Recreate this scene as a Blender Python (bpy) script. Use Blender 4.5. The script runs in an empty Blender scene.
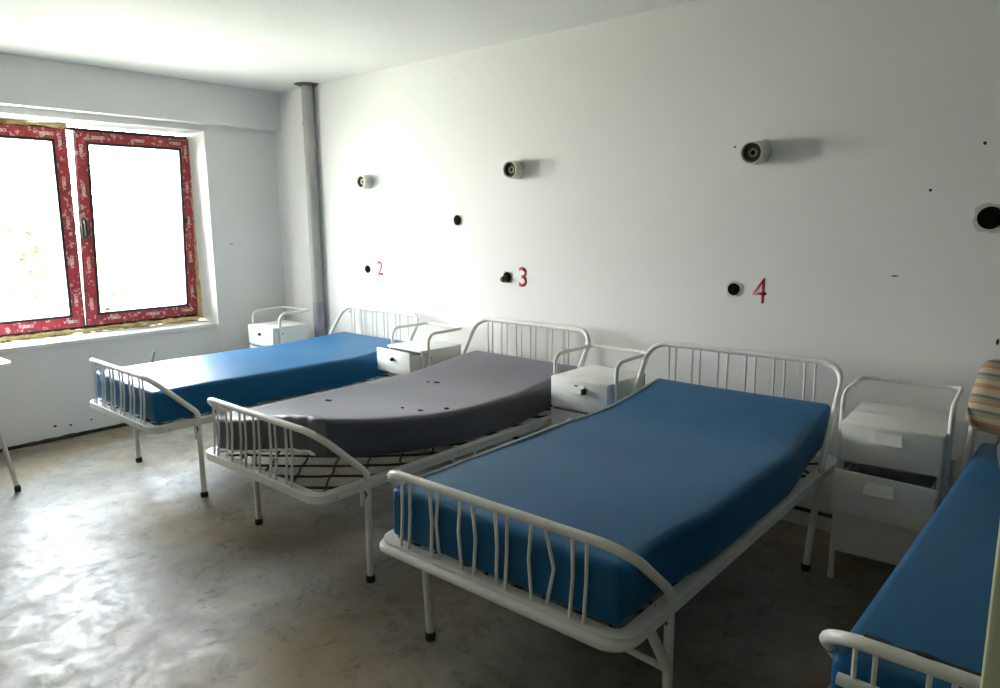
import bpy, bmesh, math, random
from mathutils import Vector, Matrix, noise
from math import sin, cos, pi, radians, sqrt

# ------------------------------------------------------------------ camera, world, light, exposure
scn = bpy.context.scene
COL = scn.collection
F_PX, YAW, PITCH, ROLL = 712.27, -0.7144993, 0.17268986, 0.00945031
cam_d = bpy.data.cameras.new('camera'); cam = bpy.data.objects.new('camera', cam_d); COL.objects.link(cam)
cam_d.sensor_width = 36.0; cam_d.sensor_fit = 'HORIZONTAL'; cam_d.lens = F_PX * 36.0 / 1000.0
cam_d.clip_start = 0.02; cam_d.clip_end = 300
_f = Vector((sin(YAW) * cos(PITCH), cos(YAW) * cos(PITCH), -sin(PITCH)))
_r = Vector((cos(YAW), -sin(YAW), 0)); _d = _f.cross(_r)
_r2 = cos(ROLL) * _r + sin(ROLL) * _d; _d2 = -sin(ROLL) * _r + cos(ROLL) * _d
_m = Matrix((_r2, -_d2, -_f)).transposed().to_4x4(); _m.translation = Vector((0, 0, 1.52))
cam.matrix_world = _m
scn.camera = cam

scn.view_settings.view_transform = 'Standard'
scn.view_settings.look = 'None'
scn.view_settings.gamma = 1.0
scn.view_settings.use_curve_mapping = False
scn.view_settings.exposure = 1.9
scn.cycles.max_bounces = 12
scn.cycles.diffuse_bounces = 8
scn.cycles.glossy_bounces = 4
scn.cycles.transparent_max_bounces = 12
scn.cycles.use_denoising = True
scn.cycles.sample_clamp_indirect = 12.0

SKY = 13.0
w = bpy.data.worlds.new('daylight'); scn.world = w; w.use_nodes = True
nt = w.node_tree; nt.nodes.clear()
wo = nt.nodes.new('ShaderNodeOutputWorld'); bg = nt.nodes.new('ShaderNodeBackground')
tc = nt.nodes.new('ShaderNodeTexCoord'); sx = nt.nodes.new('ShaderNodeSeparateXYZ'); rp = nt.nodes.new('ShaderNodeValToRGB')
nt.links.new(tc.outputs['Generated'], sx.inputs[0]); nt.links.new(sx.outputs['Z'], rp.inputs[0])
rp.color_ramp.elements[0].position = 0.0; rp.color_ramp.elements[0].color = (1.0, 0.98, 0.94, 1)
rp.color_ramp.elements[1].position = 0.6; rp.color_ramp.elements[1].color = (0.80, 0.90, 1.0, 1)
nt.links.new(rp.outputs[0], bg.inputs[0]); bg.inputs[1].default_value = SKY
nt.links.new(bg.outputs[0], wo.inputs[0])

sun_d = bpy.data.lights.new('sun', 'SUN'); sun = bpy.data.objects.new('sun', sun_d); COL.objects.link(sun)
sun_d.energy = 22.0; sun_d.angle = radians(1.0); sun_d.color = (1.0, 0.96, 0.9)
sun.rotation_euler = Vector((-0.62, 0.25, -0.75)).to_track_quat('-Z', 'Y').to_euler()   # stands behind the building, lights the yard
sun.location = (8, -3, 12)

por_d = bpy.data.lights.new('window_daylight', 'AREA'); por = bpy.data.objects.new('window_daylight', por_d); COL.objects.link(por)
por_d.shape = 'RECTANGLE'; por_d.size = 1.56; por_d.size_y = 1.9; por_d.cycles.is_portal = True   # guides the sky light through the opening
por.location = (-6.0, 1.98, 1.48); por.rotation_euler = (0, radians(-90), 0)

# ------------------------------------------------------------------ materials
MATS = {}
def material(name, base, rough=0.5, metal=0.0, spec=0.5, var=0.0, var_scale=6.0, spots=None, spot_scale=20.0, spot_cut=0.68,
             bump=0.0, bump_scale=80.0, coat=0.0, rough_var=0.0, trans=0.0):
    m = bpy.data.materials.new(name); m.use_nodes = True
    n = m.node_tree.nodes; l = m.node_tree.links
    b = n['Principled BSDF']
    b.inputs['Base Color'].default_value = (*base, 1); b.inputs['Roughness'].default_value = rough
    b.inputs['Metallic'].default_value = metal; b.inputs['Specular IOR Level'].default_value = spec
    if coat: b.inputs['Coat Weight'].default_value = coat; b.inputs['Coat Roughness'].default_value = 0.25
    t = n.new('ShaderNodeTexCoord'); co = t.outputs['Object']
    col = None
    nz = n.new('ShaderNodeTexNoise'); nz.inputs['Scale'].default_value = var_scale; nz.inputs['Detail'].default_value = 6
    l.new(co, nz.inputs['Vector'])
    r = n.new('ShaderNodeValToRGB')
    r.color_ramp.elements[0].position = 0.3; r.color_ramp.elements[1].position = 0.7
    r.color_ramp.elements[0].color = (*[c * (1 - var) for c in base], 1)
    r.color_ramp.elements[1].color = (*[min(1, c * (1 + var)) for c in base], 1)
    l.new(nz.outputs['Fac'], r.inputs[0]); col = r.outputs[0]
    if spots:
        s = n.new('ShaderNodeTexNoise'); s.inputs['Scale'].default_value = spot_scale; s.inputs['Detail'].default_value = 5
        l.new(co, s.inputs['Vector'])
        k = n.new('ShaderNodeValToRGB'); k.color_ramp.elements[0].position = spot_cut; k.color_ramp.elements[1].position = spot_cut + 0.03
        k.color_ramp.elements[0].color = (0, 0, 0, 1); k.color_ramp.elements[1].color = (1, 1, 1, 1)
        l.new(s.outputs['Fac'], k.inputs[0])
        mx = n.new('ShaderNodeMix'); mx.data_type = 'RGBA'
        l.new(k.outputs[0], mx.inputs['Factor']); l.new(col, mx.inputs['A']); mx.inputs['B'].default_value = (*spots, 1)
        col = mx.outputs['Result']
    l.new(col, b.inputs['Base Color'])
    if rough_var:
        mr = n.new('ShaderNodeMapRange'); mr.inputs['From Min'].default_value = 0.3; mr.inputs['From Max'].default_value = 0.7
        mr.inputs['To Min'].default_value = rough - rough_var; mr.inputs['To Max'].default_value = rough + rough_var
        l.new(nz.outputs['Fac'], mr.inputs['Value']); l.new(mr.outputs[0], b.inputs['Roughness'])
    if bump:
        bz = n.new('ShaderNodeTexNoise'); bz.inputs['Scale'].default_value = bump_scale; bz.inputs['Detail'].default_value = 4
        l.new(co, bz.inputs['Vector'])
        bp = n.new('ShaderNodeBump'); bp.inputs['Strength'].default_value = bump; bp.inputs['Distance'].default_value = 0.01
        l.new(bz.outputs['Fac'], bp.inputs['Height']); l.new(bp.outputs[0], b.inputs['Normal'])
    MATS[name] = m
    return m

WALL = material('white_wall_paint', (0.78, 0.775, 0.755), 0.6, var=0.02, var_scale=1.2, bump=0.12, bump_scale=9, spec=0.25,
                spots=(0.60, 0.60, 0.57), spot_scale=3.1, spot_cut=0.74)
CEIL = material('ceiling_paint', (0.78, 0.775, 0.76), 0.8, var=0.02, var_scale=1.0, spec=0.1)
PLINTH = material('plinth_paint', (0.62, 0.62, 0.59), 0.6, var=0.12, var_scale=5, spots=(0.10, 0.09, 0.07), spot_scale=6, spot_cut=0.66)
ENAMEL = material('white_enamel', (0.74, 0.735, 0.69), 0.38, var=0.05, var_scale=14, spots=(0.12, 0.085, 0.05), spot_scale=16, spot_cut=0.70)
RIM = material('cabinet_enamel', (0.76, 0.76, 0.72), 0.42, var=0.04, var_scale=9, spots=(0.30, 0.24, 0.15), spot_scale=13, spot_cut=0.735)
BLUE = material('blue_vinyl', (0.005, 0.098, 0.235), 0.42, var=0.06, var_scale=4, bump=0.08, bump_scale=11, spec=0.22)
GREY = material('grey_vinyl', (0.046, 0.044, 0.055), 0.55, var=0.10, var_scale=5, bump=0.10, bump_scale=11, spec=1.0)
RUST = material('rusty_wire', (0.055, 0.032, 0.02), 0.7, metal=0.3, var=0.3, var_scale=30)
RUBBER = material('black_rubber', (0.02, 0.018, 0.014), 0.7, var=0.3, var_scale=40)
for mm, sw, st in ((GREY, 0.15, (0.85, 0.82, 1.0, 1)), (BLUE, 0.04, (0.6, 0.85, 1.0, 1))):
    bs = mm.node_tree.nodes['Principled BSDF']; bs.inputs['Sheen Weight'].default_value = sw; bs.inputs['Sheen Roughness'].default_value = 0.35; bs.inputs['Sheen Tint'].default_value = st
BLACK = material('dark_void', (0.006, 0.006, 0.005), 0.9, spec=0.05)
PORC = material('porcelain', (0.62, 0.61, 0.55), 0.3, var=0.04)
BRASS = material('tarnished_brass', (0.10, 0.085, 0.03), 0.45, metal=0.7, var=0.3, var_scale=40)
PUTTY = material('old_plaster_patch', (0.56, 0.55, 0.48), 0.8, var=0.1, var_scale=20)
RED = material('red_paint', (0.42, 0.012, 0.022), 0.5, var=0.12, var_scale=60)
GASKET = material('black_gasket', (0.012, 0.011, 0.01), 0.5)
FILM = material('red_protective_film', (0.36, 0.026, 0.032), 0.4, var=0.35, var_scale=14, spots=(0.60, 0.36, 0.36), spot_scale=34, spot_cut=0.585)
PRINT = material('white_print', (0.74, 0.66, 0.64), 0.5, var=0.1, var_scale=60)
FOAM = material('expanding_foam', (0.56, 0.44, 0.20), 0.85, var=0.3, var_scale=20, bump=0.6, bump_scale=40, spots=(0.25, 0.18, 0.08), spot_scale=25, spot_cut=0.62)
PIPE = material('grey_pipe_paint', (0.36, 0.36, 0.34), 0.4, var=0.08, var_scale=4)
PIPEB = material('bluish_pipe_paint', (0.27, 0.27, 0.33), 0.4, var=0.1, var_scale=6)
HANDLE = material('dark_handle', (0.03, 0.045, 0.03), 0.4, var=0.3, var_scale=40)
OLIVE = material('pale_olive_paint', (0.50, 0.53, 0.33), 0.5, var=0.06, var_scale=5)
BOARD = material('white_laminate', (0.80, 0.80, 0.79), 0.35, var=0.02)
GREYCLOTH = material('dark_grey_cloth', (0.07, 0.07, 0.07), 0.8, var=0.25, var_scale=12)
LEAF = material('tree_leaves', (0.17, 0.20, 0.11), 0.6, var=0.35, var_scale=2)
BARK = material('bark', (0.12, 0.09, 0.06), 0.9, var=0.3, var_scale=9)
YARD = material('dry_grass_ground', (0.46, 0.45, 0.36), 0.95, var=0.15, var_scale=0.6)

def floor_material():
    m = bpy.data.materials.new('worn_concrete'); m.use_nodes = True
    n = m.node_tree.nodes; l = m.node_tree.links; b = n['Principled BSDF']
    t = n.new('ShaderNodeTexCoord'); co = t.outputs['Object']
    def nz(scale, detail=6, rough=0.6, dist=0.0):
        z = n.new('ShaderNodeTexNoise'); z.inputs['Scale'].default_value = scale; z.inputs['Detail'].default_value = detail
        z.inputs['Roughness'].default_value = rough; z.inputs['Distortion'].default_value = dist; l.new(co, z.inputs['Vector']); return z.outputs['Fac']
    def ramp(src, p0, c0, p1, c1):
        r = n.new('ShaderNodeValToRGB'); e = r.color_ramp.elements
        e[0].position = p0; e[0].color = (*c0, 1); e[1].position = p1; e[1].color = (*c1, 1); l.new(src, r.inputs[0]); return r.outputs[0]
    def mix(fac, a, bb, mode='MIX'):
        x = n.new('ShaderNodeMix'); x.data_type = 'RGBA'; x.blend_type = mode
        if isinstance(fac, float): x.inputs['Factor'].default_value = fac
        else: l.new(fac, x.inputs['Factor'])
        l.new(a, x.inputs['A'])
        if isinstance(bb, tuple): x.inputs['B'].default_value = (*bb, 1)
        else: l.new(bb, x.inputs['B'])
        return x.outputs['Result']
    base = ramp(nz(2.6, 12, 0.74, 0.4), 0.34, (0.155, 0.133, 0.098), 0.66, (0.32, 0.288, 0.242))
    c = mix(ramp(nz(0.9, 4, 0.5, 0.8), 0.50, (0, 0, 0), 0.66, (0.75, 0.75, 0.75)), base, (0.24, 0.165, 0.075))      # ochre stains
    c = mix(ramp(nz(9.0, 10, 0.75, 1.0), 0.53, (0, 0, 0), 0.66, (0.7, 0.7, 0.7)), c, (0.07, 0.064, 0.052))          # dark scuffs
    c = mix(ramp(nz(38.0, 3), 0.68, (0, 0, 0), 0.73, (0.6, 0.6, 0.6)), c, (0.07, 0.062, 0.05))                       # specks
    l.new(c, b.inputs['Base Color'])
    mr = n.new('ShaderNodeMapRange'); mr.inputs['From Min'].default_value = 0.32; mr.inputs['From Max'].default_value = 0.68
    mr.inputs['To Min'].default_value = 0.26; mr.inputs['To Max'].default_value = 0.66
    l.new(nz(8.0, 12, 0.78, 0.5), mr.inputs['Value']); l.new(mr.outputs[0], b.inputs['Roughness'])
    b.inputs['Specular IOR Level'].default_value = 0.38
    bp = n.new('ShaderNodeBump'); bp.inputs['Strength'].default_value = 0.035; bp.inputs['Distance'].default_value = 0.01
    l.new(nz(24.0, 7, 0.7), bp.inputs['Height']); l.new(bp.outputs[0], b.inputs['Normal'])
    return m
FLOOR = floor_material()

def stripe_material():
    m = bpy.data.materials.new('striped_ticking'); m.use_nodes = True
    n = m.node_tree.nodes; l = m.node_tree.links; b = n['Principled BSDF']; b.inputs['Roughness'].default_value = 0.85
    t = n.new('ShaderNodeTexCoord'); s = n.new('ShaderNodeSeparateXYZ'); l.new(t.outputs['Object'], s.inputs[0])
    z = n.new('ShaderNodeMath'); z.operation = 'MULTIPLY_ADD'; z.inputs[1].default_value = 7.0; z.inputs[2].default_value = 0.1; l.new(s.outputs['Z'], z.inputs[0])
    fr = n.new('ShaderNodeMath'); fr.operation = 'FRACT'; l.new(z.outputs[0], fr.inputs[0])
    r = n.new('ShaderNodeValToRGB'); r.color_ramp.interpolation = 'CONSTANT'
    cream, terra, slate, sand = (0.40, 0.33, 0.23, 1), (0.34, 0.17, 0.09, 1), (0.13, 0.14, 0.14, 1), (0.28, 0.24, 0.16, 1)
    e = r.color_ramp.elements; e[0].position = 0; e[0].color = cream; e[1].position = 0.18; e[1].color = terra
    for p, c in ((0.30, cream), (0.42, sand), (0.52, slate), (0.60, cream), (0.74, terra), (0.80, sand), (0.92, slate)):
        k = e.new(p); k.color = c
    l.new(fr.outputs[0], r.inputs[0]); l.new(r.outputs[0], b.inputs['Base Color'])
    return m
STRIPE = stripe_material()

def glass_material():
    m = bpy.data.materials.new('window_glass'); m.use_nodes = True
    n = m.node_tree.nodes; l = m.node_tree.links; n.clear()
    o = n.new('ShaderNodeOutputMaterial'); mx = n.new('ShaderNodeMixShader'); tr = n.new('ShaderNodeBsdfTransparent'); g = n.new('ShaderNodeBsdfGlossy')
    lw = n.new('ShaderNodeFresnel'); lw.inputs['IOR'].default_value = 1.45
    tr.inputs[0].default_value = (0.95, 0.97, 0.96, 1); g.inputs['Roughness'].default_value = 0.02
    l.new(lw.outputs[0], mx.inputs[0]); l.new(tr.outputs[0], mx.inputs[1]); l.new(g.outputs[0], mx.inputs[2]); l.new(mx.outputs[0], o.inputs[0])
    return m
GLASS = glass_material()

# ------------------------------------------------------------------ mesh helpers
def obj(name, bm, mat, parent=None, smooth=True, loc=None, angle=40):
    me = bpy.data.meshes.new(name)
    bmesh.ops.recalc_face_normals(bm, faces=bm.faces[:])
    if smooth:
        for f in bm.faces: f.smooth = True
        for e in bm.edges:
            if len(e.link_faces) == 2 and e.calc_face_angle(0) > radians(angle): e.smooth = False
    bm.to_mesh(me); bm.free()
    o = bpy.data.objects.new(name, me); COL.objects.link(o)
    me.materials.append(mat)
    if parent is not None: o.parent = parent
    if loc is not None: o.location = loc
    return o

def tag(o, label, cat, group=None):
    o['label'] = label; o['category'] = cat
    if group: o['group'] = group
    return o

def thing(name, label, cat, loc=(0, 0, 0), rz=0.0, group=None):
    o = bpy.data.objects.new(name, None); COL.objects.link(o); o.empty_display_size = 0.1
    o.location = loc; o.rotation_euler = (0, 0, rz)
    return tag(o, label, cat, group)

def struct(name, bm, mat, **k):
    o = obj(name, bm, mat, **k); o['kind'] = 'structure'
    return o

def box(bm, x0, x1, y0, y1, z0, z1, bevel=0.0, seg=2):
    r = bmesh.ops.create_cube(bm, size=1.0)
    vs = r['verts']
    for v in vs:
        v.co = Vector(((x0 + x1) / 2 + v.co.x * (x1 - x0), (y0 + y1) / 2 + v.co.y * (y1 - y0), (z0 + z1) / 2 + v.co.z * (z1 - z0)))
    if bevel:
        es = list({e for v in vs for e in v.link_edges})
        bmesh.ops.bevel(bm, geom=es, offset=bevel, segments=seg, affect='EDGES', profile=0.5)
    return bm

def B(): return bmesh.new()

def fillet(pts, rad, seg=6, closed=False):
    """polyline with rounded corners; rad: one number or one per point"""
    pts = [Vector(p) for p in pts]; n = len(pts)
    rs = rad if isinstance(rad, (list, tuple)) else [rad] * n
    out = []
    for i, p in enumerate(pts):
        if (not closed and i in (0, n - 1)) or rs[i] <= 0: out.append(p); continue
        a, b = pts[i - 1] - p, pts[(i + 1) % n] - p
        la, lb = a.length, b.length; a.normalize(); b.normalize()
        ang = a.angle(b)
        if ang > pi - 0.02: out.append(p); continue
        d = min(rs[i] / math.tan(ang / 2), la * 0.48, lb * 0.48); r = d * math.tan(ang / 2)
        c = p + (a + b).normalized() * (r / sin(ang / 2))
        s, e = p + a * d - c, p + b * d - c
        tot = s.angle(e); ax = s.cross(e).normalized()
        for k in range(seg + 1): out.append(c + Matrix.Rotation(tot * k / seg, 3, ax) @ s)
    return out

def sweep(bm, pts, r, n=10, closed=False, up=None, profile=None, radii=None):
    """round tube (or a profile of 2-D points) along a polyline"""
    pts = [Vector(p) for p in pts]; m = len(pts)
    tang = []
    for i in range(m):
        if closed: t = (pts[(i + 1) % m] - pts[i]).normalized() + (pts[i] - pts[i - 1]).normalized()
        elif i == 0: t = pts[1] - pts[0]
        elif i == m - 1: t = pts[-1] - pts[-2]
        else: t = (pts[i + 1] - pts[i]).normalized() + (pts[i] - pts[i - 1]).normalized()
        tang.append(t.normalized())
    ref = Vector(up) if up else (Vector((0, 0, 1)) if abs(tang[0].z) < 0.9 else Vector((1, 0, 0)))
    nrm = (ref - tang[0] * ref.dot(tang[0])).normalized()
    rings = []
    for i in range(m):
        if i:
            if up: nrm = (Vector(up) - tang[i] * Vector(up).dot(tang[i])).normalized()
            else: nrm = (nrm - tang[i] * nrm.dot(tang[i])).normalized()
        bn = tang[i].cross(nrm)
        k = 1.0
        if profile and 0 < i < m - 1 or (profile and closed):
            d0 = (pts[i] - pts[i - 1]).normalized(); k = 1.0 / max(0.5, d0.dot(tang[i]))
        rr = radii[i] if radii else r
        if profile: ring = [bm.verts.new(pts[i] + bn * (px * k) + nrm * py) for px, py in profile]
        else: ring = [bm.verts.new(pts[i] + (bn * cos(2 * pi * j / n) + nrm * sin(2 * pi * j / n)) * rr) for j in range(n)]
        rings.append(ring)
    c = len(rings[0])
    for i in range(m if closed else m - 1):
        a, b = rings[i], rings[(i + 1) % m]
        for j in range(c): bm.faces.new((a[j], a[(j + 1) % c], b[(j + 1) % c], b[j]))
    if not closed:
        bm.faces.new(rings[0][::-1]); bm.faces.new(rings[-1])
    return bm

def lathe(bm, prof, origin, axis, n=28):
    """profile of (radius, distance along axis); first and last radius 0 close it"""
    ax = Vector(axis).normalized(); u = ax.orthogonal().normalized(); v = ax.cross(u); o = Vector(origin)
    rings = []
    for r, h in prof:
        if r <= 1e-6: rings.append([bm.verts.new(o + ax * h)])
        else: rings.append([bm.verts.new(o + ax * h + (u * cos(2 * pi * j / n) + v * sin(2 * pi * j / n)) * r) for j in range(n)])
    for a, b in zip(rings, rings[1:]):
        for j in range(n):
            if len(a) == 1 and len(b) == 1: continue
            if len(a) == 1: bm.faces.new((a[0], b[j], b[(j + 1) % n]))
            elif len(b) == 1: bm.faces.new((a[j], a[(j + 1) % n], b[0]))
            else: bm.faces.new((a[j], a[(j + 1) % n], b[(j + 1) % n], b[j]))
    return bm

def rounded_grid(sx, sy, sz, r, nx, ny, nz, warp):
    """soft-edged box around the origin, every vertex then moved by warp(co)"""
    bm = bmesh.new()
    hx, hy, hz = sx / 2, sy / 2, sz / 2
    def lin(h, n):
        edge = [-h + r * (1 - cos(pi / 2 * k / 4)) for k in range(5)]
        mid = [-(h - r) + 2 * (h - r) * k / n for k in range(1, n)]
        return edge + mid + [-e for e in reversed(edge)]
    X, Y, Z = lin(hx, nx), lin(hy, ny), lin(hz, nz)
    cache = {}
    def vert(x, y, z):
        key = (round(x, 5), round(y, 5), round(z, 5))
        if key not in cache:
            inner = Vector((max(-hx + r, min(hx - r, x)), max(-hy + r, min(hy - r, y)), max(-hz + r, min(hz - r, z))))
            d = Vector((x, y, z)) - inner
            p = inner + d.normalized() * r if d.length > 1e-9 else inner
            cache[key] = bm.verts.new(warp(p))
        return cache[key]
    def face(U, V, fn):
        for i in range(len(U) - 1):
            for j in range(len(V) - 1):
                q = [fn(U[i], V[j]), fn(U[i + 1], V[j]), fn(U[i + 1], V[j + 1]), fn(U[i], V[j + 1])]
                if len(set(q)) == 4: 
                    try: bm.faces.new(q)
                    except ValueError: pass
    for s in (-1, 1):
        face(X, Y, lambda a, b: vert(a, b, s * hz)); face(X, Z, lambda a, b: vert(a, s * hy, b)); face(Y, Z, lambda a, b: vert(s * hx, a, b))
    return bm

FRONT = material('dull_cream_wall_paint', (0.46, 0.45, 0.41), 0.6, var=0.05, var_scale=2)
DADO = material('dark_olive_wall_paint', (0.16, 0.17, 0.12), 0.6, var=0.06, var_scale=3)

# ------------------------------------------------------------------ the room
WY = 3.53; WX = -5.60; CZ = 2.592; RX = 1.9; FY = -0.8
OY0, OY1, OZ0, OZ1 = 1.06, 2.895, 0.70, 2.235          # window opening
struct('floor', box(B(), WX - 0.4, RX, FY, WY + 0.2, -0.15, 0.0), FLOOR, smooth=False)
struct('ceiling', box(B(), WX - 0.4, RX + 0.2, FY - 0.2, WY + 0.2, CZ, CZ + 0.2), CEIL, smooth=False)
struct('wall_back', box(B(), WX - 0.4, RX + 0.2, WY, WY + 0.2, 0, CZ), WALL, smooth=False)
struct('wall_right', box(B(), RX, RX + 0.2, FY, WY, 0, CZ), DADO, smooth=False)
struct('wall_front', box(B(), WX - 0.4, RX + 0.2, FY - 0.2, FY, 0, CZ), FRONT, smooth=False)
bm = B()
box(bm, WX - 0.4, WX, FY, WY, 0, OZ0 - 0.03)
box(bm, WX - 0.4, WX, FY, OY0, OZ0 - 0.03, CZ)
box(bm, WX - 0.4, WX, OY1, WY, OZ0 - 0.03, CZ)
box(bm, WX - 0.4, WX, OY0, OY1, OZ1, CZ)
struct('wall_left', bm, WALL, smooth=False)
struct('trim_1', box(B(), WX, WX + 0.10, FY, WY, 2.282, CZ, 0.006), WALL)['label'] = 'plastered white beam along the top of the window wall'
struct('trim_2', box(B(), WX - 0.30, WX + 0.025, OY0 - 0.06, OY1 - 0.02, OZ0 - 0.03, OZ0 + 0.004, 0.005), WALL)['label'] = 'white window sill'
bm = B(); box(bm, WX, RX, WY - 0.012, WY, 0, 0.076, 0.003); struct('baseboard_back', bm, PLINTH)
bm = B(); sweep(bm, [(WX + 0.02, WY - 0.012, 0.088), (RX, WY - 0.012, 0.082)], 0.010, 8); struct('trim_3', bm, RUBBER)['label'] = 'dark cable run above the skirting'
# mould line where the window wall meets the floor
bm = B(); pts = []
random.seed(5)
for i in range(61):
    y = 1.0 + i * (WY - 1.0) / 60; pts.append((WX + 0.004, y, 0.012))
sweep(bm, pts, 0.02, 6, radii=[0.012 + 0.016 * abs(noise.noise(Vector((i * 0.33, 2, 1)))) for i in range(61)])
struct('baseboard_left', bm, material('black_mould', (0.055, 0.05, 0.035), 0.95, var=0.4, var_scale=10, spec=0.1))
# near door post at the right edge of the picture
bm = B(); box(bm, -0.046, 0.03, 0.60, 0.70, 0, CZ, 0.006); struct('trim_4', bm, OLIVE)['label'] = 'pale olive painted door post'

# wear on the window wall: flaked plaster chips
def chip(name, label, y, z, wid, hei, x=WX, seed=0, mat=None, cat='chip'):
    bm = B(); random.seed(seed); n = 11
    c = [bm.verts.new((x + 0.0012, y + wid * cos(2 * pi * k / n) * random.uniform(0.6, 1.1), z + hei * sin(2 * pi * k / n) * random.uniform(0.6, 1.1))) for k in range(n)]
    f = bm.faces.new(c); e = bmesh.ops.extrude_face_region(bm, geom=[f])
    for v in [g for g in e['geom'] if isinstance(g, bmesh.types.BMVert)]: v.co.x -= 0.0022
    return obj(name, bm, mat or PUTTY)
# ------------------------------------------------------------------ window
def lean(y, z): return y + 0.026 * (z - 0.76) / 1.43
YB0, YB1 = 2.000, 2.857      # right sash at its foot
WXP = -5.87
bm = B()                     # fixed frame, flush behind the sashes
for y0, y1, z0, z1 in ((1.075, 1.11, 0.735, 2.215), (2.878, 2.893, 0.735, 2.215), (1.11, 2.878, 0.735, 0.757), (1.11, 2.878, 2.195, 2.215)):
    box(bm, WXP - 0.075, WXP - 0.02, y0, y1, z0, z1)
win = struct('window_1', bm, GASKET, smooth=False); win['label'] = 'newly fitted window with two casements still in red film'
def sash(y0, y1, z0, z1, sh, name):
    q = lambda y, z: y + sh(z)
    W = 0.074
    bm = B()
    def bar(a, b, c, d):     # four corners in (y, z), thick in x
        vs = [[bm.verts.new((x, q(*p), p[1])) for p in (a, b, c, d)] for x in (WXP, WXP - 0.06)]
        bm.faces.new(vs[0]); bm.faces.new(vs[1][::-1])
        for k in range(4): bm.faces.new((vs[0][k], vs[0][(k + 1) % 4], vs[1][(k + 1) % 4], vs[1][k]))
    bar((y0, z0), (y0 + W, z0 + W), (y0 + W, z1 - W), (y0, z1)); bar((y1, z0), (y1, z1), (y1 - W, z1 - W), (y1 - W, z0 + W))
    bar((y0, z0), (y1, z0), (y1 - W, z0 + W), (y0 + W, z0 + W)); bar((y0, z1), (y0 + W, z1 - W), (y1 - W, z1 - W), (y1, z1))
    s = obj(name, bm, FILM, win, smooth=False); s['label'] = 'casement frame wrapped in red printed film'
    G = 0.018
    bm = B(); a, b, c, d = y0 + W, y1 - W, z0 + W, z1 - W
    def bar2(P):
        vs = [[bm.verts.new((x, q(*p), p[1])) for p in P] for x in (WXP + 0.004, WXP - 0.05)]
        bm.faces.new(vs[0]); bm.faces.new(vs[1][::-1])
        for k in range(4): bm.faces.new((vs[0][k], vs[0][(k + 1) % 4], vs[1][(k + 1) % 4], vs[1][k]))
    bar2(((a, c), (a + G, c + G), (a + G, d - G), (a, d))); bar2(((b, c), (b, d), (b - G, d - G), (b - G, c + G)))
    bar2(((a, c), (b, c), (b - G, c + G), (a + G, c + G))); bar2(((a, d), (a + G, d - G), (b - G, d - G), (b, d)))
    g = obj('gasket', bm, GASKET, s, smooth=False); g['label'] = 'black rubber gasket'
    bm = B(); vs = [bm.verts.new((WXP - 0.025, q(y, z), z)) for y, z in ((a, c), (b, c), (b, d), (a, d))]
    f = bm.faces.new(vs); obj('pane', bm, GLASS, s, smooth=False)['label'] = 'clear glass pane'
    bm = B(); S = 0.012
    def bar3(P):
        vs = [[bm.verts.new((x, q(*p), p[1])) for p in P] for x in (WXP - 0.012, WXP - 0.055)]
        bm.faces.new(vs[0]); bm.faces.new(vs[1][::-1])
        for k in range(4): bm.faces.new((vs[0][k], vs[0][(k + 1) % 4], vs[1][(k + 1) % 4], vs[1][k]))
    bar3(((y0 - S * 0.5, z0), (y0, z0), (y0, z1), (y0 - S * 0.5, z1))); bar3(((y1, z0), (y1 + S, z0), (y1 + S, z1), (y1, z1)))
    bar3(((y0, z0 - S * 0.7), (y1, z0 - S * 0.7), (y1, z0), (y0, z0))); bar3(((y0, z1), (y1, z1), (y1, z1 + S * 0.7), (y0, z1 + S * 0.7)))
    obj('edge_seal', bm, GASKET, s, smooth=False)['label'] = 'black rubber edge seal'
    # printed words on the film
    bmL = B()
    def word(y, z, rot, s_=0.032):
        cu = bpy.data.curves.new('film_print', 'FONT'); cu.body = "V'IBBO"; cu.size = s_; cu.align_x = 'CENTER'; cu.align_y = 'CENTER'; cu.offset = 0.0006
        cu.extrude = 0.0004; cu.resolution_u = 2
        t = bpy.data.objects.new('film_print', cu); COL.objects.link(t)
        dg = bpy.context.evaluated_depsgraph_get(); me = bpy.data.meshes.new_from_object(t.evaluated_get(dg))
        mat = Matrix.Translation((WXP + 0.001, q(y, z), z)) @ Matrix.Rotation(rot, 4, 'X') @ Matrix(((0, 0, 1, 0), (1, 0, 0, 0), (0, 1, 0, 0), (0, 0, 0, 1)))
        me.transform(mat); bmL.from_mesh(me)
        bpy.data.objects.remove(t); bpy.data.curves.remove(cu); bpy.data.meshes.remove(me)
    ny = int((y1 - y0) / 0.25); nz_ = int((z1 - z0) / 0.25)
    for k in range(ny):
        y = y0 + 0.16 + k * (y1 - y0 - 0.28) / max(1, ny - 1)
        word(y, z1 - W * 0.55, 0); word(y + 0.03, z0 + W * 0.55, 0)
    for k in range(nz_):
        z = z0 + 0.16 + k * (z1 - z0 - 0.3) / max(1, nz_ - 1)
        word(y0 + W * 0.5, z, pi / 2); word(y1 - W * 0.5, z + 0.04, pi / 2)
    p = obj('lettering', bmL, PRINT, s, smooth=False); p['label'] = 'white repeated print on the red film'
    return s
sash(1.115, 1.972, 0.757, 2.196, lambda z: 0.008 * (z - 0.76), 'sash')
rs = sash(1.998, 2.856, 0.757, 2.190, lambda z: 0.038 * (z - 0.76) / 1.43 + 0.012 * max(0, 1) * (z - 0.76) / 1.43, 'sash')
bm = B()
box(bm, WXP, WXP + 0.012, 2.024, 2.060, 1.41, 1.56, 0.004); box(bm, WXP + 0.01, WXP + 0.045, 2.034, 2.052, 1.52, 1.545, 0.004)
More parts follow.
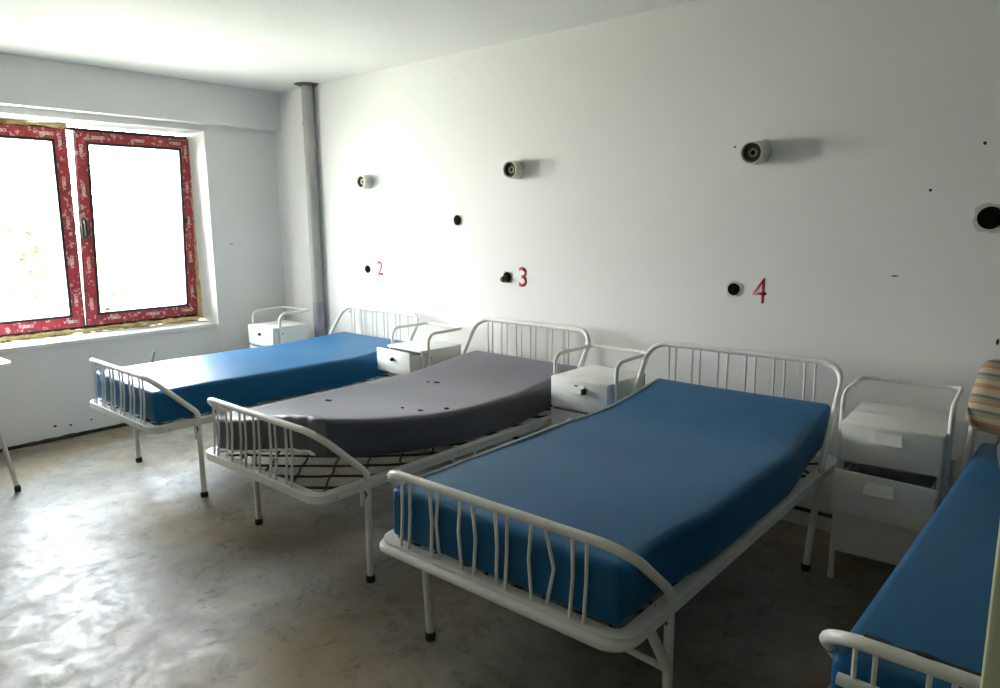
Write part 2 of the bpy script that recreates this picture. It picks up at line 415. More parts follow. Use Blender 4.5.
box(bm, WXP + 0.035, WXP + 0.05, 2.032, 2.054, 1.43, 1.55, 0.005); box(bm, WXP, WXP + 0.014, 2.060, 2.082, 1.43, 1.47, 0.003)
obj('handle', bm, HANDLE, rs)['label'] = 'dark window handle'
bm = B(); box(bm, WXP, WXP + 0.016, 2.80, 2.83, 1.52, 1.56, 0.004); obj('catch', bm, GASKET, rs)['label'] = 'small black catch'

def lumpy(path, r0, amp, seed, flat=1.0):
    bm = B(); pts = []
    path = [Vector(p) for p in path]
    for a, b in zip(path, path[1:]):
        k = max(2, int((b - a).length / 0.025))
        for i in range(k): pts.append(a.lerp(b, i / k))
    pts.append(path[-1])
    rad = [max(0.005, r0 + amp * noise.noise(Vector((seed, i * 0.37, 0.3))) + amp * 0.5 * noise.noise(Vector((seed, i * 1.1, 4)))) for i in range(len(pts))]
    sweep(bm, pts, r0, 8, radii=rad)
    for v in bm.verts: v.co += Vector((noise.noise(v.co * 40), noise.noise(v.co * 40 + Vector((9, 0, 0))), noise.noise(v.co * 40 + Vector((0, 9, 0))))) * r0 * 0.35
    return bm
for path, r0, amp, sd, lab in (
        ([(WXP - 0.01, 1.08, 0.722), (WXP - 0.01, 2.87, 0.722)], 0.019, 0.012, 3, 'ragged yellow foam under the casements'),
        ([(WXP - 0.01, 2.879, 0.72), (WXP - 0.01, 2.885, 1.05)], 0.023, 0.010, 7, 'thick yellow foam up the side'),
        ([(WXP - 0.012, 2.883, 1.05), (WXP - 0.012, 2.891, 1.9)], 0.013, 0.010, 8, 'thin yellow foam up the side'),
        ([(WXP - 0.01, 1.08, 2.222), (WXP - 0.01, 2.0, 2.215)], 0.016, 0.010, 11, 'yellow foam over the casement')):
    obj('foam_seal', lumpy(path, r0, amp, sd), FOAM, win)['label'] = lab

# ------------------------------------------------------------------ heating pipe in the corner
pp = thing('riser_pipe', 'tall grey vertical pipe standing in the corner by the window wall', 'pipe', (-5.015, 3.476, 0))
bm = B(); lathe(bm, [(0, 0.0), (0.047, 0.0), (0.047, 0.86), (0, 0.86)], (0, 0, 0), (0, 0, 1)); obj('pipe_foot', bm, PIPEB, pp)['label'] = 'bluish painted lower length'
bm = B(); lathe(bm, [(0, 0.86), (0.046, 0.86), (0.046, CZ), (0, CZ)], (0, 0, 0), (0, 0, 1)); obj('pipe_shaft', bm, PIPE, pp)
for z in (2.29, 1.30):
    bm = B(); lathe(bm, [(0.045, z - 0.014), (0.052, z - 0.012), (0.052, z + 0.012), (0.045, z + 0.014)], (0, 0, 0), (0, 0, 1))
    box(bm, -0.012, 0.012, 0.03, 0.054, z - 0.008, z + 0.008)
    obj('pipe_clamp', bm, PIPE, pp)['label'] = 'clamp band round the pipe'
bm = B(); lathe(bm, [(0.046, CZ - 0.016), (0.07, CZ - 0.012), (0.10, CZ - 0.001), (0.045, CZ - 0.001)], (0, 0, 0), (0, 0, 1)); obj('ceiling_collar', bm, BARK, pp)['label'] = 'dark ragged hole edge at the ceiling'

# ------------------------------------------------------------------ beds
TR = 0.0145
def bed(label, cx, y0, rz, variant='rail', zt=0.68, zh=0.85, foot_dx=(-0.445, 0.445), foot_dy=(0.25, 0.25), hw=0.452, L=1.90, lean_h=0.25, hp=0.445,
        bars=None, bends=None, spring=True, hookbar=False):
    t = thing('hospital_bed', label, 'bed', (cx, y0, 0), rz, 'white metal hospital beds along the numbered wall')
    zf = 0.438
    # angle-iron frame
    bm = B()
    loop = fillet([(-hw, 0.0, zf), (hw, 0.0, zf), (hw, L, zf), (-hw, L, zf)], 0.06, 6, closed=True)
    sweep(bm, loop, 0, closed=True, up=(0, 0, 1), profile=[(-0.011, -0.015), (0.011, -0.015), (0.011, 0.018), (-0.011, 0.018)])
    sweep(bm, loop, 0, closed=True, up=(0, 0, 1), profile=[(-0.036, 0.011), (-0.010, 0.011), (-0.010, 0.017), (-0.036, 0.017)])
    obj('frame', bm, ENAMEL, t)
    zb = 0.488
    # foot end rail and head end rail
    for end in (0, 1):
        yo = 0.015 if not end else L + 0.005
        yi = foot_dy if not end else (L - lean_h, L - lean_h)
        zz = zt if not end else zh
        xl, xr = -hp, hp
        pts = [(xl, yi[0], zb - 0.05), (xl, yi[0], zb), (-hp, yo, zz), (hp, yo, zz), (xr, yi[1], zb), (xr, yi[1], zb - 0.05)]
        bm = B(); sweep(bm, fillet(pts, [0, 0.08, 0.10, 0.10, 0.08, 0], 8), TR, 12)
        obj('foot_rail' if not end else 'head_rail', bm, ENAMEL, t)
        for i, x in enumerate(bars):
            bx = bends.get(i) if (bends and not end) else None
            zlo = zf + 0.012
            wob = 0.004 * noise.noise(Vector((i * 3.1, cx, end * 5 + 0.5)))
            if bx: P = fillet([(x, yo, zz - 0.012), (x + bx, yo - 0.006, zlo + (zz - zlo) * 0.52), (x + bx * 0.1, yo, zlo)], 0.03, 4)
            else: P = [(x, yo, zz - 0.012), (x + wob, yo, (zz + zlo) / 2), (x, yo - (0.012 if not end else -0.0), zlo)]
            bm = B(); sweep(bm, P, 0.0054, 7); obj('bar', bm, ENAMEL, t)
    # four legs with rubber feet
    for end, s in ((0, -1), (0, 1), (1, -1), (1, 1)):
        if end == 0: fx, fy = (foot_dx[0], foot_dy[0]) if s < 0 else (foot_dx[1], foot_dy[1])
        else: fx, fy = s * (hp - 0.035), L - lean_h
        tx = s * hp
        if variant == 'tube' and end == 0 and s < 0: P = [(tx - 0.004, fy, zb - 0.03), (tx - 0.012, fy - 0.01, 0.40), (tx + 0.012, fy - 0.03, 0.33), (fx, fy - 0.035, 0.03)]; fy -= 0.035
        else: P = [(tx, fy, zb - 0.03), (fx, fy, 0.03)]
        bm = B(); sweep(bm, fillet(P, 0.04, 4), TR, 12); lg = obj('leg', bm, ENAMEL, t)
        bm = B(); lathe(bm, [(0, 0), (0.019, 0), (0.0205, 0.010), (0.019, 0.028), (0, 0.028)], (fx, fy, 0), (0, 0, 1), 14); obj('rubber_foot', bm, RUBBER, lg)['label'] = 'dark rubber ferrule'
    if variant == 'rail':
        bm = B(); box(bm, foot_dx[1] - 0.034, foot_dx[1] - 0.012, foot_dy[1] - 0.012, foot_dy[1] + 0.012, 0.335, 0.435, 0.003)
        obj('bracket', bm, ENAMEL, t)
        bm = B(); sweep(bm, fillet([(hw - 0.02, 0.74, 0.425), (hw + 0.01, 0.77, 0.383), (hw + 0.01, 0.87, 0.373), (hw - 0.02, 0.93, 0.433)], 0.03, 5), 0.007, 8)
        obj('side_hook', bm, ENAMEL, t)['label'] = 'bent wire hook under the side rail'
    else:
        # lower foot tube that curves back and runs down into the legs, with a cross bar
        bm = B(); zl = 0.432
        sweep(bm, fillet([(-hw + 0.02, 0.16, zl), (-hw - 0.002, -0.014, zl), (hw + 0.002, -0.014, zl), (hw - 0.02, 0.15, zl), (hp, foot_dy[1], 0.245)], [0, 0.05, 0.06, 0.03, 0], 6), 0.0155, 12)
        obj('lower_rail', bm, ENAMEL, t)
        bm = B(); sweep(bm, [(-hp + 0.01, foot_dy[0] - 0.01, 0.352), (hp, foot_dy[1], 0.245)], 0.011, 10); obj('cross_bar', bm, ENAMEL, t)
    if spring:
        bm = B(); nx, ny = 4, 9
        def zsag(x, y): return zf - 0.012 - 0.028 * sin(pi * min(1, max(0, y / L))) * (1 - (x / hw) ** 2)
        xs, ys = 2 * (hw - 0.03) / nx, (L - 0.06) / ny
        for fam in (1, -1):
            for k in range(-ny, nx + ny):
                P = []
                for i in range(ny * 4 + 1):
                    y = 0.03 + i * (L - 0.06) / (ny * 4)
                    x = -(hw - 0.03) + (k + fam * (i / 4) + (0 if fam > 0 else ny * 0) ) * xs
                    if -(hw - 0.025) <= x <= hw - 0.025: P.append((x + 0.006 * sin(i * 2.1 + k), y, zsag(x, y) + fam * 0.002))
                if len(P) > 2: sweep(bm, P, 0.0055, 6)
        obj('spring_mesh', bm, RUST, t)['label'] = 'rusty diamond wire bed base'
    return t

bars4 = [x * 0.954 for x in (-0.39, -0.352, -0.255, -0.213, -0.112, -0.062, 0.034, 0.082, 0.176, 0.226, 0.322, 0.37)]
bars3 = [x - 0.03 for x in (-0.335, -0.297, -0.216, -0.173, -0.095, -0.053, 0.02, 0.063, 0.15, 0.19, 0.27, 0.31)]
bed2 = bed('white metal hospital bed with blue mattress nearest the window', -4.215, 1.54, radians(-1.2), zt=0.715, zh=0.855, bars=bars4, hw=0.462, hp=0.457, foot_dx=(-0.452, 0.452))
bed3 = bed('white metal hospital bed with sagging grey mattress and bare springs showing', -2.735, 1.525, radians(-0.6), zt=0.71, zh=0.88, bars=bars3, hw=0.462, hp=0.457, foot_dx=(-0.452, 0.452))
bed4 = bed('white metal hospital bed with bent foot bars below the red number 4', -1.333, 1.455, radians(0.2), variant='tube', zt=0.695, zh=0.88, bars=bars4, L=1.85, hw=0.480, hp=0.478,
           bends={2: 0.014, 3: -0.007, 4: -0.006, 5: 0.018, 6: 0.012, 9: 0.035, 8: -0.006}, foot_dx=(-0.440, 0.478), foot_dy=(0.22, 0.25))
bed5 = bed('white metal hospital bed partly behind the olive post, chipped foot rail', 0.058, 1.405, radians(-0.8), variant='tube', zt=0.695, zh=0.90, bars=bars4, L=1.92, spring=False)
bm = B(); sweep(bm, [(-0.40, 0.012, 0.603), (0.43, 0.012, 0.603)], 0.013, 10); obj('middle_rail', bm, ENAMEL, bed5)
bm = B(); P = [(-0.36 + 0.76 * i / 40, 0.024 , 0.7035) for i in range(41)]
sweep(bm, P, 0.01, 7, radii=[0.0085 + 0.006 * noise.noise(Vector((i * 0.45, 7, 2))) for i in range(41)]); obj('worn_patch', bm, RUBBER, bed5)['label'] = 'dark worn strip where the paint has flaked'
# grey bent strap rising behind the window-side bed
bm = B(); sweep(bm, fillet([(-0.478, 0.40, 0.43), (-0.485, 0.385, 0.60), (-0.470, 0.41, 0.70)], 0.02, 4), 0, up=(0, 1, 0), profile=[(-0.022, -0.003), (0.022, -0.003), (0.022, 0.003), (-0.022, 0.003)])
obj('lever', bm, GREYCLOTH, bed2)['label'] = 'grey metal strap sticking up beside the mattress'

# ------------------------------------------------------------------ mattresses
def sstep(a, b, x):
    t = max(0.0, min(1.0, (x - a) / (b - a))); return t * t * (3 - 2 * t)
def mattress(name, label, mat, cx, y0, rz, wid, length, zlo, thick, warp2, r=0.024, seed=0):
    hx = wid / 2
    def warp(p):
        x, y, z = p.x, p.y + length / 2, p.z + thick / 2
        dx, dy, dz = warp2(x, y, z)
        wv = 0.0035 * noise.noise(Vector((x * 3 + seed, y * 3, z * 4)))
        return Vector((x + dx + wv, y + dy, z + dz + wv * (1 if z > thick * 0.5 else 0)))
    bm = rounded_grid(wid, length, thick, r, 22, 44, 5, warp)
    o = obj(name, bm, mat, angle=80); o.location = (cx, y0, zlo); o.rotation_euler = (0, 0, rz)
    return tag(o, label, 'mattress', 'foam mattresses on the hospital beds')
ZB = 0.459
def bulge(x, y, z, L): return max(0.0, x) * 0.06 * sstep(0.25, 0.50, y) * (1 - sstep(L - 0.60, L - 0.23, y))
def w2(x, y, z): return (bulge(x, y, z, 1.83), 0, 0.025 * sstep(1.2, 1.9, y) + 0.003 * (1 + sin(y * 3.0)))
def w3(x, y, z):
    s = sstep(-0.42, 0.40, x)
    f = max(0.0, 1 - y / 1.0)
    curl = 0.13 * s * f ** 1.8
    ribs = 0.008 * cos(x * 2 * pi / 0.105) * max(0, 1 - y / 0.05)
    return (0.0, 0.03 * s * max(0, 1 - y / 0.8) + ribs, curl + 0.055 * sstep(1.15, 1.85, y) - 0.018 * sstep(0.3, 0.9, y) * (1 - sstep(1.2, 1.8, y)) * max(0, 1 - (x / 0.41) ** 2))
def w4(x, y, z): return (bulge(x, y, z, 1.775) + 0.05 * max(0.0, -x / 0.45) * sstep(0.9, 1.77, y), -0.02 * sstep(1.6, 1.9, y), 0.085 * sstep(1.1, 1.9, y) ** 1.3 - 0.012 * sstep(0.3, 0.8, y) * (1 - sstep(1.0, 1.6, y)) * max(0, 1 - (x / 0.42) ** 2))
def w5(x, y, z): return (0, 0, 0.01 * sstep(1.2, 1.9, y))
mattress('foam_mattress', 'blue vinyl mattress nearest the window with pale sheen', BLUE, -4.214, 1.576, radians(-1.2), 0.866, 1.835, ZB, 0.176, w2, seed=1)
m3 = mattress('foam_mattress', 'dark grey mattress with torn spots and a curled foot corner', GREY, -2.735, 1.562, radians(-0.6), 0.866, 1.82, ZB, 0.165, w3, seed=2)
m4 = mattress('foam_mattress', 'large blue mattress below the red number 4, its head raised', BLUE, -1.334, 1.482, radians(0.2), 0.90, 1.775, ZB, 0.176, w4, seed=3)
mattress('foam_mattress', 'dark blue mattress in shade under the striped pillow', BLUE, 0.0585, 1.440, radians(-0.8), 0.846, 1.84, ZB, 0.176, w5, seed=4)
bm = B(); P = []  # pale cord on the left top edge, window highlight put into its colour
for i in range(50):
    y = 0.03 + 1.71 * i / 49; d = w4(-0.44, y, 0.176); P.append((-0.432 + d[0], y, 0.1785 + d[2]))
sweep(bm, P, 0.0060, 7); obj('highlight_cord', bm, material('pale_blue_highlight', (0.62, 0.70, 0.78), 0.4), m4)['label'] = 'pale cord painted in as the highlight along the top edge'
# pale seam along the bottom of the grey mattress' foot face, and torn spots
bm = B()
P = []
for i in range(30):
    x = -0.39 + 0.77 * i / 29; d = w3(x, 0.0, 0.01); P.append((x + d[0], d[1] - 0.006, 0.012 + d[2]))
sweep(bm, P, 0.0065, 7); obj('seam_tape', bm, BOARD, m3)['label'] = 'pale tape along the lower foot edge'
for k, (x, y, s) in enumerate(((-0.223, 0.509, 0.018), (-0.145, 1.19, 0.016), (-0.19, 1.165, 0.009), (0.36, 0.776, 0.011), (0.315, 0.648, 0.011), (0.20, 0.637, 0.009))):
    bm = B(); random.seed(40 + k); n = 10; d = w3(x, y, 0.165)[2] + 0.165
    top = [bm.verts.new((x + s * 1.6 * cos(2 * pi * j / n) * random.uniform(.5, 1.1), y + s * sin(2 * pi * j / n) * random.uniform(.5, 1.1), d + 0.004)) for j in range(n)]
    bot = [bm.verts.new(v.co - Vector((0, 0, 0.02))) for v in top]
    bm.faces.new(top); bm.faces.new(bot[::-1])
    for j in range(n): bm.faces.new((top[j], top[(j + 1) % n], bot[(j + 1) % n], bot[j]))
    obj('torn_spot', bm, BLACK, m3)['label'] = 'small dark torn spot in the cover'

# striped pillow and dark bundle on the right-hand bed
def wp(p):
    k = 1 - 0.35 * (abs(p.x) / 0.32) ** 3 * (0.4 + 0.6 * (abs(p.z) / 0.17) ** 2)
    return Vector((p.x + 0.01 * noise.noise(p * 6), p.y * k + 0.012 * noise.noise(p * 5), p.z + 0.012 * noise.noise(p * 4 + Vector((3, 1, 0)))))
pb = rounded_grid(0.72, 0.12, 0.27, 0.055, 12, 4, 8, wp)
pil = obj('striped_pillow', pb, STRIPE, angle=80); pil.location = (-0.016, 3.18, 0.815); pil.rotation_euler = (radians(-24), radians(7), 0)
tag(pil, 'striped ticking pillow leaning on the headboard at the right edge', 'pillow')
def wb(p): return Vector((p.x, p.y, p.z)) * (1 + 0.25 * noise.noise(p * 9)) + Vector((0, 0, 0))
cb = rounded_grid(0.40, 0.16, 0.085, 0.035, 8, 5, 3, wb)
clo = obj('folded_cloth', cb, GREYCLOTH, angle=80); clo.location = (-0.04, 2.93, 0.697)
tag(clo, 'dark grey cloth bundle on the mattress in front of the striped pillow', 'cloth')

# ------------------------------------------------------------------ bedside cabinets
def pull(bm, x, y, z, wd=0.105, hh=0.040):
    """sloping sheet-metal pull: wide at the base, jutting out at the bottom"""
    a = [(-wd / 2 + 0.006, 0, hh / 2), (wd / 2 - 0.006, 0, hh / 2), (wd / 2, -0.026, -hh / 2), (-wd / 2, -0.026, -hh / 2)]
    b = [(-wd / 2, 0, -hh / 2), (wd / 2, 0, -hh / 2)]
    v = [bm.verts.new(Vector(p) + Vector((x, y, z))) for p in a + b]
    bm.faces.new((v[0], v[1], v[2], v[3])); bm.faces.new((v[3], v[2], v[5], v[4])); bm.faces.new((v[0], v[3], v[4])); bm.faces.new((v[1], v[5], v[2])); bm.faces.new((v[0], v[4], v[5], v[1]))
def bedside(label, cx, yf, rz, open_up=0.0, open_low=0.0, handles='pull', ztop=0.70, tilt_low=0.0, broken=False, D=0.395):
    W = 0.352; hw = W / 2
    t = thing('bedside_cabinet', label, 'bedside cabinet', (cx, yf, 0), rz, 'white bedside cabinets between the beds')
    bm = B(); zc = 0.145; th = 0.012
    box(bm, -hw, -hw + th, 0.012, D, zc, ztop - 0.005); box(bm, hw - th, hw, 0.012, D, zc, ztop - 0.005); box(bm, -hw, hw, D - th, D, zc, ztop - 0.005)
    box(bm, -hw, hw, 0.012, D, zc, zc + th); box(bm, -hw + th, hw - th, 0.02, D - th, 0.532, 0.540); box(bm, -hw + th, hw - th, 0.02, D - th, 0.345, 0.353)
    box(bm, -hw - 0.003, hw + 0.003, 0.0, D + 0.002, ztop - 0.016, ztop, 0.005)
    obj('cabinet_body', bm, RIM, t, angle=30)
    def drawer(z0, z1, out, mat=RIM, hl=True, tilt=0.0, dx=0.0):
        bm = B(); box(bm, -hw + 0.001 + dx, hw - 0.001 + dx, -0.004 - out, 0.012 - out, z0, z1, 0.004)
        box(bm, -hw + 0.02, -hw + 0.028, 0.01 - out, D - 0.06 - out, z0 + 0.012, z1 - 0.03); box(bm, hw - 0.028, hw - 0.02, 0.01 - out, D - 0.06 - out, z0 + 0.012, z1 - 0.03)
        box(bm, -hw + 0.02, hw - 0.02, 0.01 - out, D - 0.06 - out, z0 + 0.012, z0 + 0.018)
        if tilt:
            bmesh.ops.rotate(bm, verts=bm.verts[:], cent=(0, -out, (z0 + z1) / 2), matrix=Matrix.Rotation(tilt, 3, 'Y'))
        d = obj('drawer', bm, mat, t, angle=30)
        bm = B()
        zk = z0 + (z1 - z0) * 0.74
        if hl == 'pull': pull(bm, -0.01, -0.004 - out, zk); h = obj('handle', bm, RIM, d, smooth=False)
        elif hl == 'stub':
            lathe(bm, [(0, 0), (0.011, 0), (0.012, 0.012), (0.008, 0.02), (0, 0.02)], (-0.0, -0.004 - out, zk - 0.02), (0, -1, 0), 12); h = obj('handle', bm, RUBBER, d); h['label'] = 'dark stub of a missing handle'
        if broken and hl == 'pull':
            for e in ((0.036, 0.050, -0.034, -0.003, -0.022, 0.008), (-0.02, 0.0, -0.012, -0.004, 0.012, 0.018)):
                bm = B(); box(bm, e[0], e[1], e[2] - out, e[3] - out, zk + e[4], zk + e[5], 0.002); obj('broken_edge', bm, RUBBER, d)['label'] = 'dark broken edge of the handle'
        return d
    drawer(0.545, ztop - 0.004, open_up, hl=handles)
    drawer(0.358, 0.530, open_low, hl='pull', tilt=tilt_low)
    bm = B(); box(bm, -hw + 0.001, hw - 0.001, -0.003, 0.012, zc + 0.004, 0.343, 0.004); obj('door', bm, RIM, t, angle=30)
    # tube handle loop that runs down into the front legs
    zl = ztop + 0.103; xs = hw + 0.014; yb = D + 0.01
    bm = B(); sweep(bm, fillet([(-xs, 0.055, 0.45), (-xs, 0.055, zl), (-xs, yb, zl + 0.004), (xs, yb, zl + 0.004), (xs, 0.055, zl), (xs, 0.055, 0.45)], [0, 0.055, 0.045, 0.045, 0.055, 0], 7), 0.0105, 11)
    obj('handle_rail', bm, ENAMEL, t)
    for sx_ in (-1, 1):
        for y in (0.055, D - 0.05):
            z1 = 0.45 if y < 0.1 else 0.52
            bm = B(); sweep(bm, [(sx_ * xs, y, z1), (sx_ * xs, y, 0.02)], 0.0105, 11); lg = obj('leg', bm, ENAMEL, t)
            bm = B(); lathe(bm, [(0, 0), (0.013, 0), (0.014, 0.01), (0.012, 0.028), (0, 0.028)], (sx_ * xs, y, 0), (0, 0, 1), 12); obj('rubber_foot', bm, RUBBER if sx_ > 0 else ENAMEL, lg)
    # chipped dark gap mark under the upper drawer
    return t
bedside('white bedside cabinet in the corner beside the grey pipe', -5.135, 3.0, radians(1), handles='stub', ztop=0.70, D=0.33)
bedside('white bedside cabinet with its top drawer pulled out, below red number 3', -3.487, 3.055, radians(-4), open_up=0.085, handles='stub', ztop=0.70, D=0.345)
bedside('white bedside cabinet with a broken pull, between grey and blue mattresses', -2.035, 2.960, 0, handles='pull', ztop=0.705, broken=True, D=0.37)
bedside('white bedside cabinet with its lower drawer hanging open', -0.602, 3.02, radians(3.5), open_low=0.105, handles='pull', ztop=0.705, tilt_low=radians(2.0))

# ------------------------------------------------------------------ table at the left edge
tb = thing('side_table', 'white table with splayed metal leg, cut by the left edge', 'table', (-4.98, 0.76, 0))
bm = B(); L0 = fillet([(-0.38, -0.45, 0.744), (0.33, -0.45, 0.744), (0.33, 0.42, 0.744), (-0.38, 0.42, 0.744)], 0.06, 6, closed=True)
lo = [bm.verts.new(p - Vector((0, 0, 0.010))) for p in L0]; hi = [bm.verts.new(p + Vector((0, 0, 0.010))) for p in L0]
bm.faces.new(hi); bm.faces.new(lo[::-1])
for i in range(len(lo)): bm.faces.new((lo[i], lo[(i + 1) % len(lo)], hi[(i + 1) % len(lo)], hi[i]))
obj('tabletop', bm, BOARD, tb, angle=30)
for sx_ in (-1, 1):
    for sy_ in (-1, 1):
        fx, fy = (0.30 if sx_ > 0 else -0.35), (0.367 if sy_ > 0 else -0.40)
        bm = B(); sweep(bm, [(fx - sx_ * 0.02, fy - sy_ * 0.10, 0.735), (fx, fy, 0.02)], 0.0125, 10); lg = obj('leg', bm, ENAMEL, tb)
        bm = B(); lathe(bm, [(0, 0), (0.015, 0), (0.017, 0.012), (0.014, 0.036), (0, 0.036)], (fx, fy, 0), (0, 0, 1), 12); obj('rubber_foot', bm, RUBBER, lg)
bm = B(); box(bm, -0.34, 0.28, -0.36, 0.34, 0.70, 0.735, 0.003); obj('apron', bm, ENAMEL, tb)

# ------------------------------------------------------------------ fittings on the numbered wall
def lampholder(label, x, z, r, ln, tilt):
    t = thing('lamp_holder', label, 'lamp holder', (x, WY, z), 0, 'bare lamp holders on the wall')
    ax = Vector(tilt).normalized()
    bm = B(); lathe(bm, [(0, 0.004), (r * 1.02, 0.004), (r * 1.04, -0.0), (r * 1.0, -ln * 0.6), (r * 0.96, -ln), (r * 0.86, -ln), (r * 0.80, -ln * 0.55), (0, -ln * 0.55)], (0, 0, 0), -ax); obj('holder_shell', bm, PORC, t)
    bm = B(); lathe(bm, [(0, -ln * 0.56), (r * 0.78, -ln * 0.56), (r * 0.78, -ln * 0.9), (r * 0.70, -ln * 0.9), (r * 0.66, -ln * 0.62), (0, -ln * 0.62)], (0, 0, 0), -ax); obj('screw_sleeve', bm, BRASS, t)['label'] = 'tarnished threaded sleeve'
    bm = B(); lathe(bm, [(0, -ln * 0.60), (r * 0.36, -ln * 0.60), (r * 0.40, -ln * 0.80), (r * 0.22, -ln * 0.80), (r * 0.2, -ln * 0.66), (0, -ln * 0.66)], (0, 0, 0), -ax); obj('contact', bm, material('aged_ceramic', (0.26, 0.24, 0.15), 0.5) if 'aged_ceramic' not in MATS else MATS['aged_ceramic'], t)
    bm = B(); lathe(bm, [(0, -ln * 0.65), (r * 0.2, -ln * 0.65), (r * 0.2, -ln * 0.70), (0, -ln * 0.70)], (0, 0, 0), -ax); obj('contact_hole', bm, BLACK, t)
    return t
lampholder('porcelain lamp holder high above the red number 2', -4.365, 1.812, 0.052, 0.075, (-0.02, -1, -0.02))
lampholder('porcelain lamp holder high above the red number 3', -2.90, 1.825, 0.055, 0.085, (0.02, -1, -0.02))
lampholder('porcelain lamp holder high above the red number 4', -1.385, 1.83, 0.055, 0.095, (0.02, -1, -0.06))

def wall_box(label, x, z, r, patch, core=True, sq=False):
    t = thing('socket_hole', label, 'socket hole', (x, WY, z), 0, 'empty socket holes in the wall')
    bm = B()
    if patch:
        random.seed(int(abs(x) * 997)); n = 16
        lo = []
        for k in range(n):
            a = 2 * pi * (k + 0.5) / n; q = patch / max(abs(cos(a)), abs(sin(a))) ** 0.75 * random.uniform(0.86, 1.06)
            lo.append(bm.verts.new((q * cos(a), 0.001, q * sin(a))))
        f = bm.faces.new(lo); e = bmesh.ops.extrude_face_region(bm, geom=[f])
        for v in [g for g in e['geom'] if isinstance(g, bmesh.types.BMVert)]: v.co = Vector((v.co.x * 0.96, -0.004, v.co.z * 0.96))
        obj('plaster_patch', bm, PUTTY, t)['label'] = 'cream plaster round the hole'
    bm = B(); lathe(bm, [(r, 0.002), (r, 0.007), (r * 0.9, 0.007), (r * 0.86, 0.0045), (0, 0.0045)], (0, 0, 0), (0, -1, 0), 24); obj('hole_liner', bm, BLACK, t)
    if core: bm = B(); lathe(bm, [(0, 0.004), (r * 0.30, 0.004), (r * 0.28, 0.012), (0, 0.012)], (r * 0.15, 0, -r * 0.2), (0, -1, 0), 12); obj('contact', bm, BLACK, t)
    return t
wall_box('round black socket hole left of the red number 2', -4.413, 1.152, 0.030, 0)
wall_box('black hole in the wall between lamp holders 2 and 3, below them', -3.429, 1.52, 0.034, 0.042)
t3 = wall_box('black socket hole with loose fitting left of the red number 3', -2.990, 1.153, 0.034, 0.042)
bm = B(); lathe(bm, [(0, 0.0), (0.024, 0.0), (0.020, 0.030), (0.012, 0.042), (0, 0.042)], (-0.012, 0, -0.010), (-0.3, -1, -0.15), 14); obj('loose_fitting', bm, BRASS, t3)
wall_box('black socket hole in a cream patch left of the red number 4', -1.475, 1.16, 0.031, 0.042)
wall_box('large black socket hole at the right end of the wall', -0.415, 1.509, 0.046, 0.062)

def painted(body, label, x, z, h, wd):
    cu = bpy.data.curves.new('painted_number', 'FONT'); cu.body = body; cu.size = 1.0; cu.extrude = 0.0; cu.offset = 0.012 if body != '4' else -0.004; cu.resolution_u = 5
    t = bpy.data.objects.new('painted_number', cu); COL.objects.link(t)
    me = bpy.data.meshes.new_from_object(t.evaluated_get(bpy.context.evaluated_depsgraph_get()))
    xs = [v.co.x for v in me.vertices]; ys = [v.co.y for v in me.vertices]
    bm = B(); bm.from_mesh(me); bpy.data.objects.remove(t); bpy.data.curves.remove(cu); bpy.data.meshes.remove(me)
    for v in bm.verts: v.co = Vector(((v.co.x - min(xs)) / (max(xs) - min(xs)) * wd - wd / 2, 0, (v.co.y - min(ys)) / (max(ys) - min(ys)) * h - h / 2))
    e = bmesh.ops.extrude_face_region(bm, geom=bm.faces[:])
    for v in [g for g in e['geom'] if isinstance(g, bmesh.types.BMVert)]: v.co.y -= 0.0015
    o = obj('painted_number', bm, RED, smooth=False); o.location = (x, WY + 0.0004, z)
    return tag(o, label, 'number', 'red bed numbers painted on the wall')
painted('2', 'red painted number 2 on the wall near the pipe', -4.268, 1.165, 0.107, 0.066)
painted('3', 'red painted number 3 on the wall above the grey mattress', -2.863, 1.159, 0.127, 0.066)
painted('4', 'red painted number 4 on the wall at right', -1.343, 1.160, 0.126, 0.070)

def wallmark(label, x, z, rx, rz_, mat=RUBBER):
    bm = B(); random.seed(int(abs(x * 1000))); n = 10
    c = [bm.verts.new((rx * cos(2 * pi * k / n) * random.uniform(0.7, 1.1), -0.0015, rz_ * sin(2 * pi * k / n) * random.uniform(0.7, 1.1))) for k in range(n)]
    f = bm.faces.new(c); e = bmesh.ops.extrude_face_region(bm, geom=[f])
    for v in [g for g in e['geom'] if isinstance(g, bmesh.types.BMVert)]: v.co.y += 0.002
    o = obj('wall_mark', bm, mat); o.location = (x, WY, z); tag(o, label, 'wall mark', 'small marks on the wall'); return o
wallmark('tiny dark nail hole just left of the lamp holder above number 4', -1.504, 1.865, 0.006, 0.006)
wallmark('tiny dark nail hole high at the right end of the wall', -0.46, 1.807, 0.007, 0.008)
wallmark('tiny dark nail hole above the long scratch at right', -0.637, 1.627, 0.007, 0.007)
wallmark('short dark scratch on the wall above the open cabinet', -0.744, 1.259, 0.018, 0.004)
wallmark('small dark nail hole beside the grey pipe above the blue mattress', -4.66, 0.80, 0.010, 0.012)
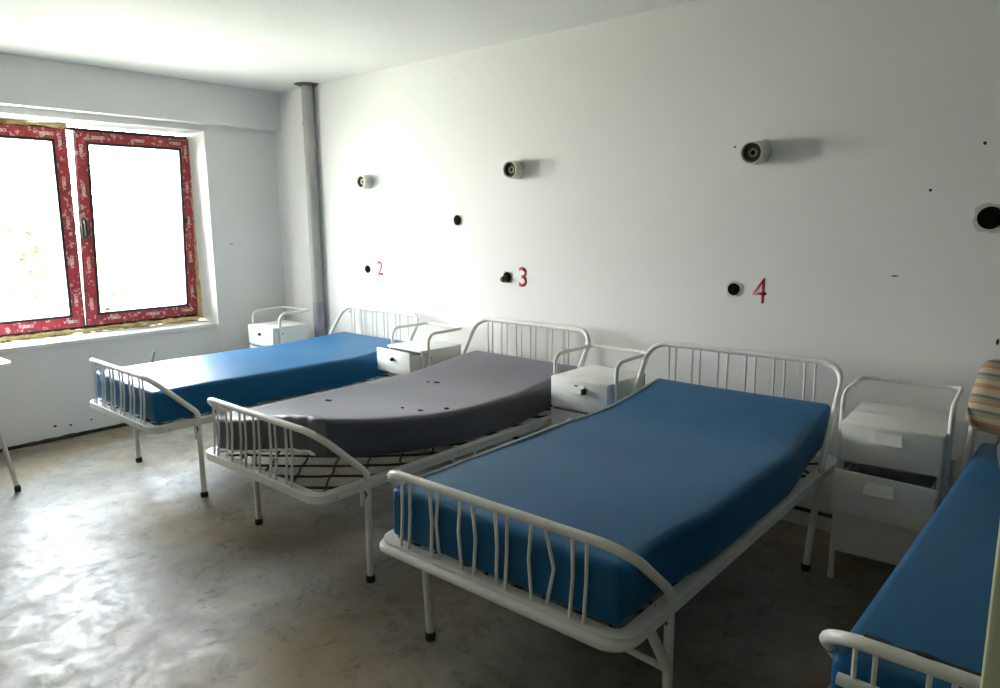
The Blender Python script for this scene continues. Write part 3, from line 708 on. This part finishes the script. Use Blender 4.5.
wallmark('dark chip in the wall above the striped pillow', -0.345, 1.005, 0.006, 0.014)
for k, (y, z, a, b_, lab) in enumerate(((1.62, 0.105, 0.014, 0.009, 'leftmost of three chips low on the window wall'), (1.72, 0.09, 0.012, 0.008, 'middle of three chips low on the window wall'), (1.86, 0.10, 0.009, 0.007, 'rightmost of three chips low on the window wall'), (3.06, 1.345, 0.022, 0.010, 'small scuff on the window wall right of the window'))):
    o = chip('wall_mark', lab, y, z, a, b_, seed=k, mat=PUTTY if k == 3 else RUBBER); tag(o, lab, 'wall mark', 'chips on the window wall')

# ------------------------------------------------------------------ outdoors
bm = B(); box(bm, -60, WX - 0.42, -40, 40, -1.4, -1.2); struct('ground', bm, YARD, smooth=False)
def tree(label, x, y, h, rc, seed):
    t = thing('tree', label, 'tree', (x, y, -1.2), 0, 'trees outside the window')
    bm = B(); sweep(bm, [(0, 0, 0), (0.1, 0.05, h * 0.3), (-0.05, 0.1, h * 0.62)], 0.12, 8, radii=[0.16, 0.12, 0.06]); obj('trunk', bm, BARK, t)
    bm = B(); random.seed(seed)
    for k in range(1500):
        a, b_, c = random.uniform(0, 2 * pi), random.uniform(-1, 1), random.random() ** 0.45
        s = sqrt(1 - b_ * b_); q = Vector((s * cos(a), s * sin(a), b_)) * c
        q = q * (1 + 0.35 * noise.noise(q * 2.3 + Vector((seed, 0, 0))))
        p = Vector((q.x * rc, q.y * rc, h * 0.58 + q.z * rc * 0.95))
        u = Vector((random.gauss(0, 1), random.gauss(0, 1), random.gauss(0, 1))).normalized(); v = u.orthogonal().normalized(); sz = random.uniform(0.10, 0.20)
        bm.faces.new([bm.verts.new(p + u * sz), bm.verts.new(p + v * sz * 0.5), bm.verts.new(p - u * sz), bm.verts.new(p - v * sz * 0.5)])
    obj('crown', bm, LEAF, t, smooth=False)
tree('pale green tree seen through the left casement', -15.0, 4.1, 4.0, 1.8, 3)
tree('low bush-like tree at the foot of the right casement', -17.5, 6.0, 1.9, 1.0, 8)
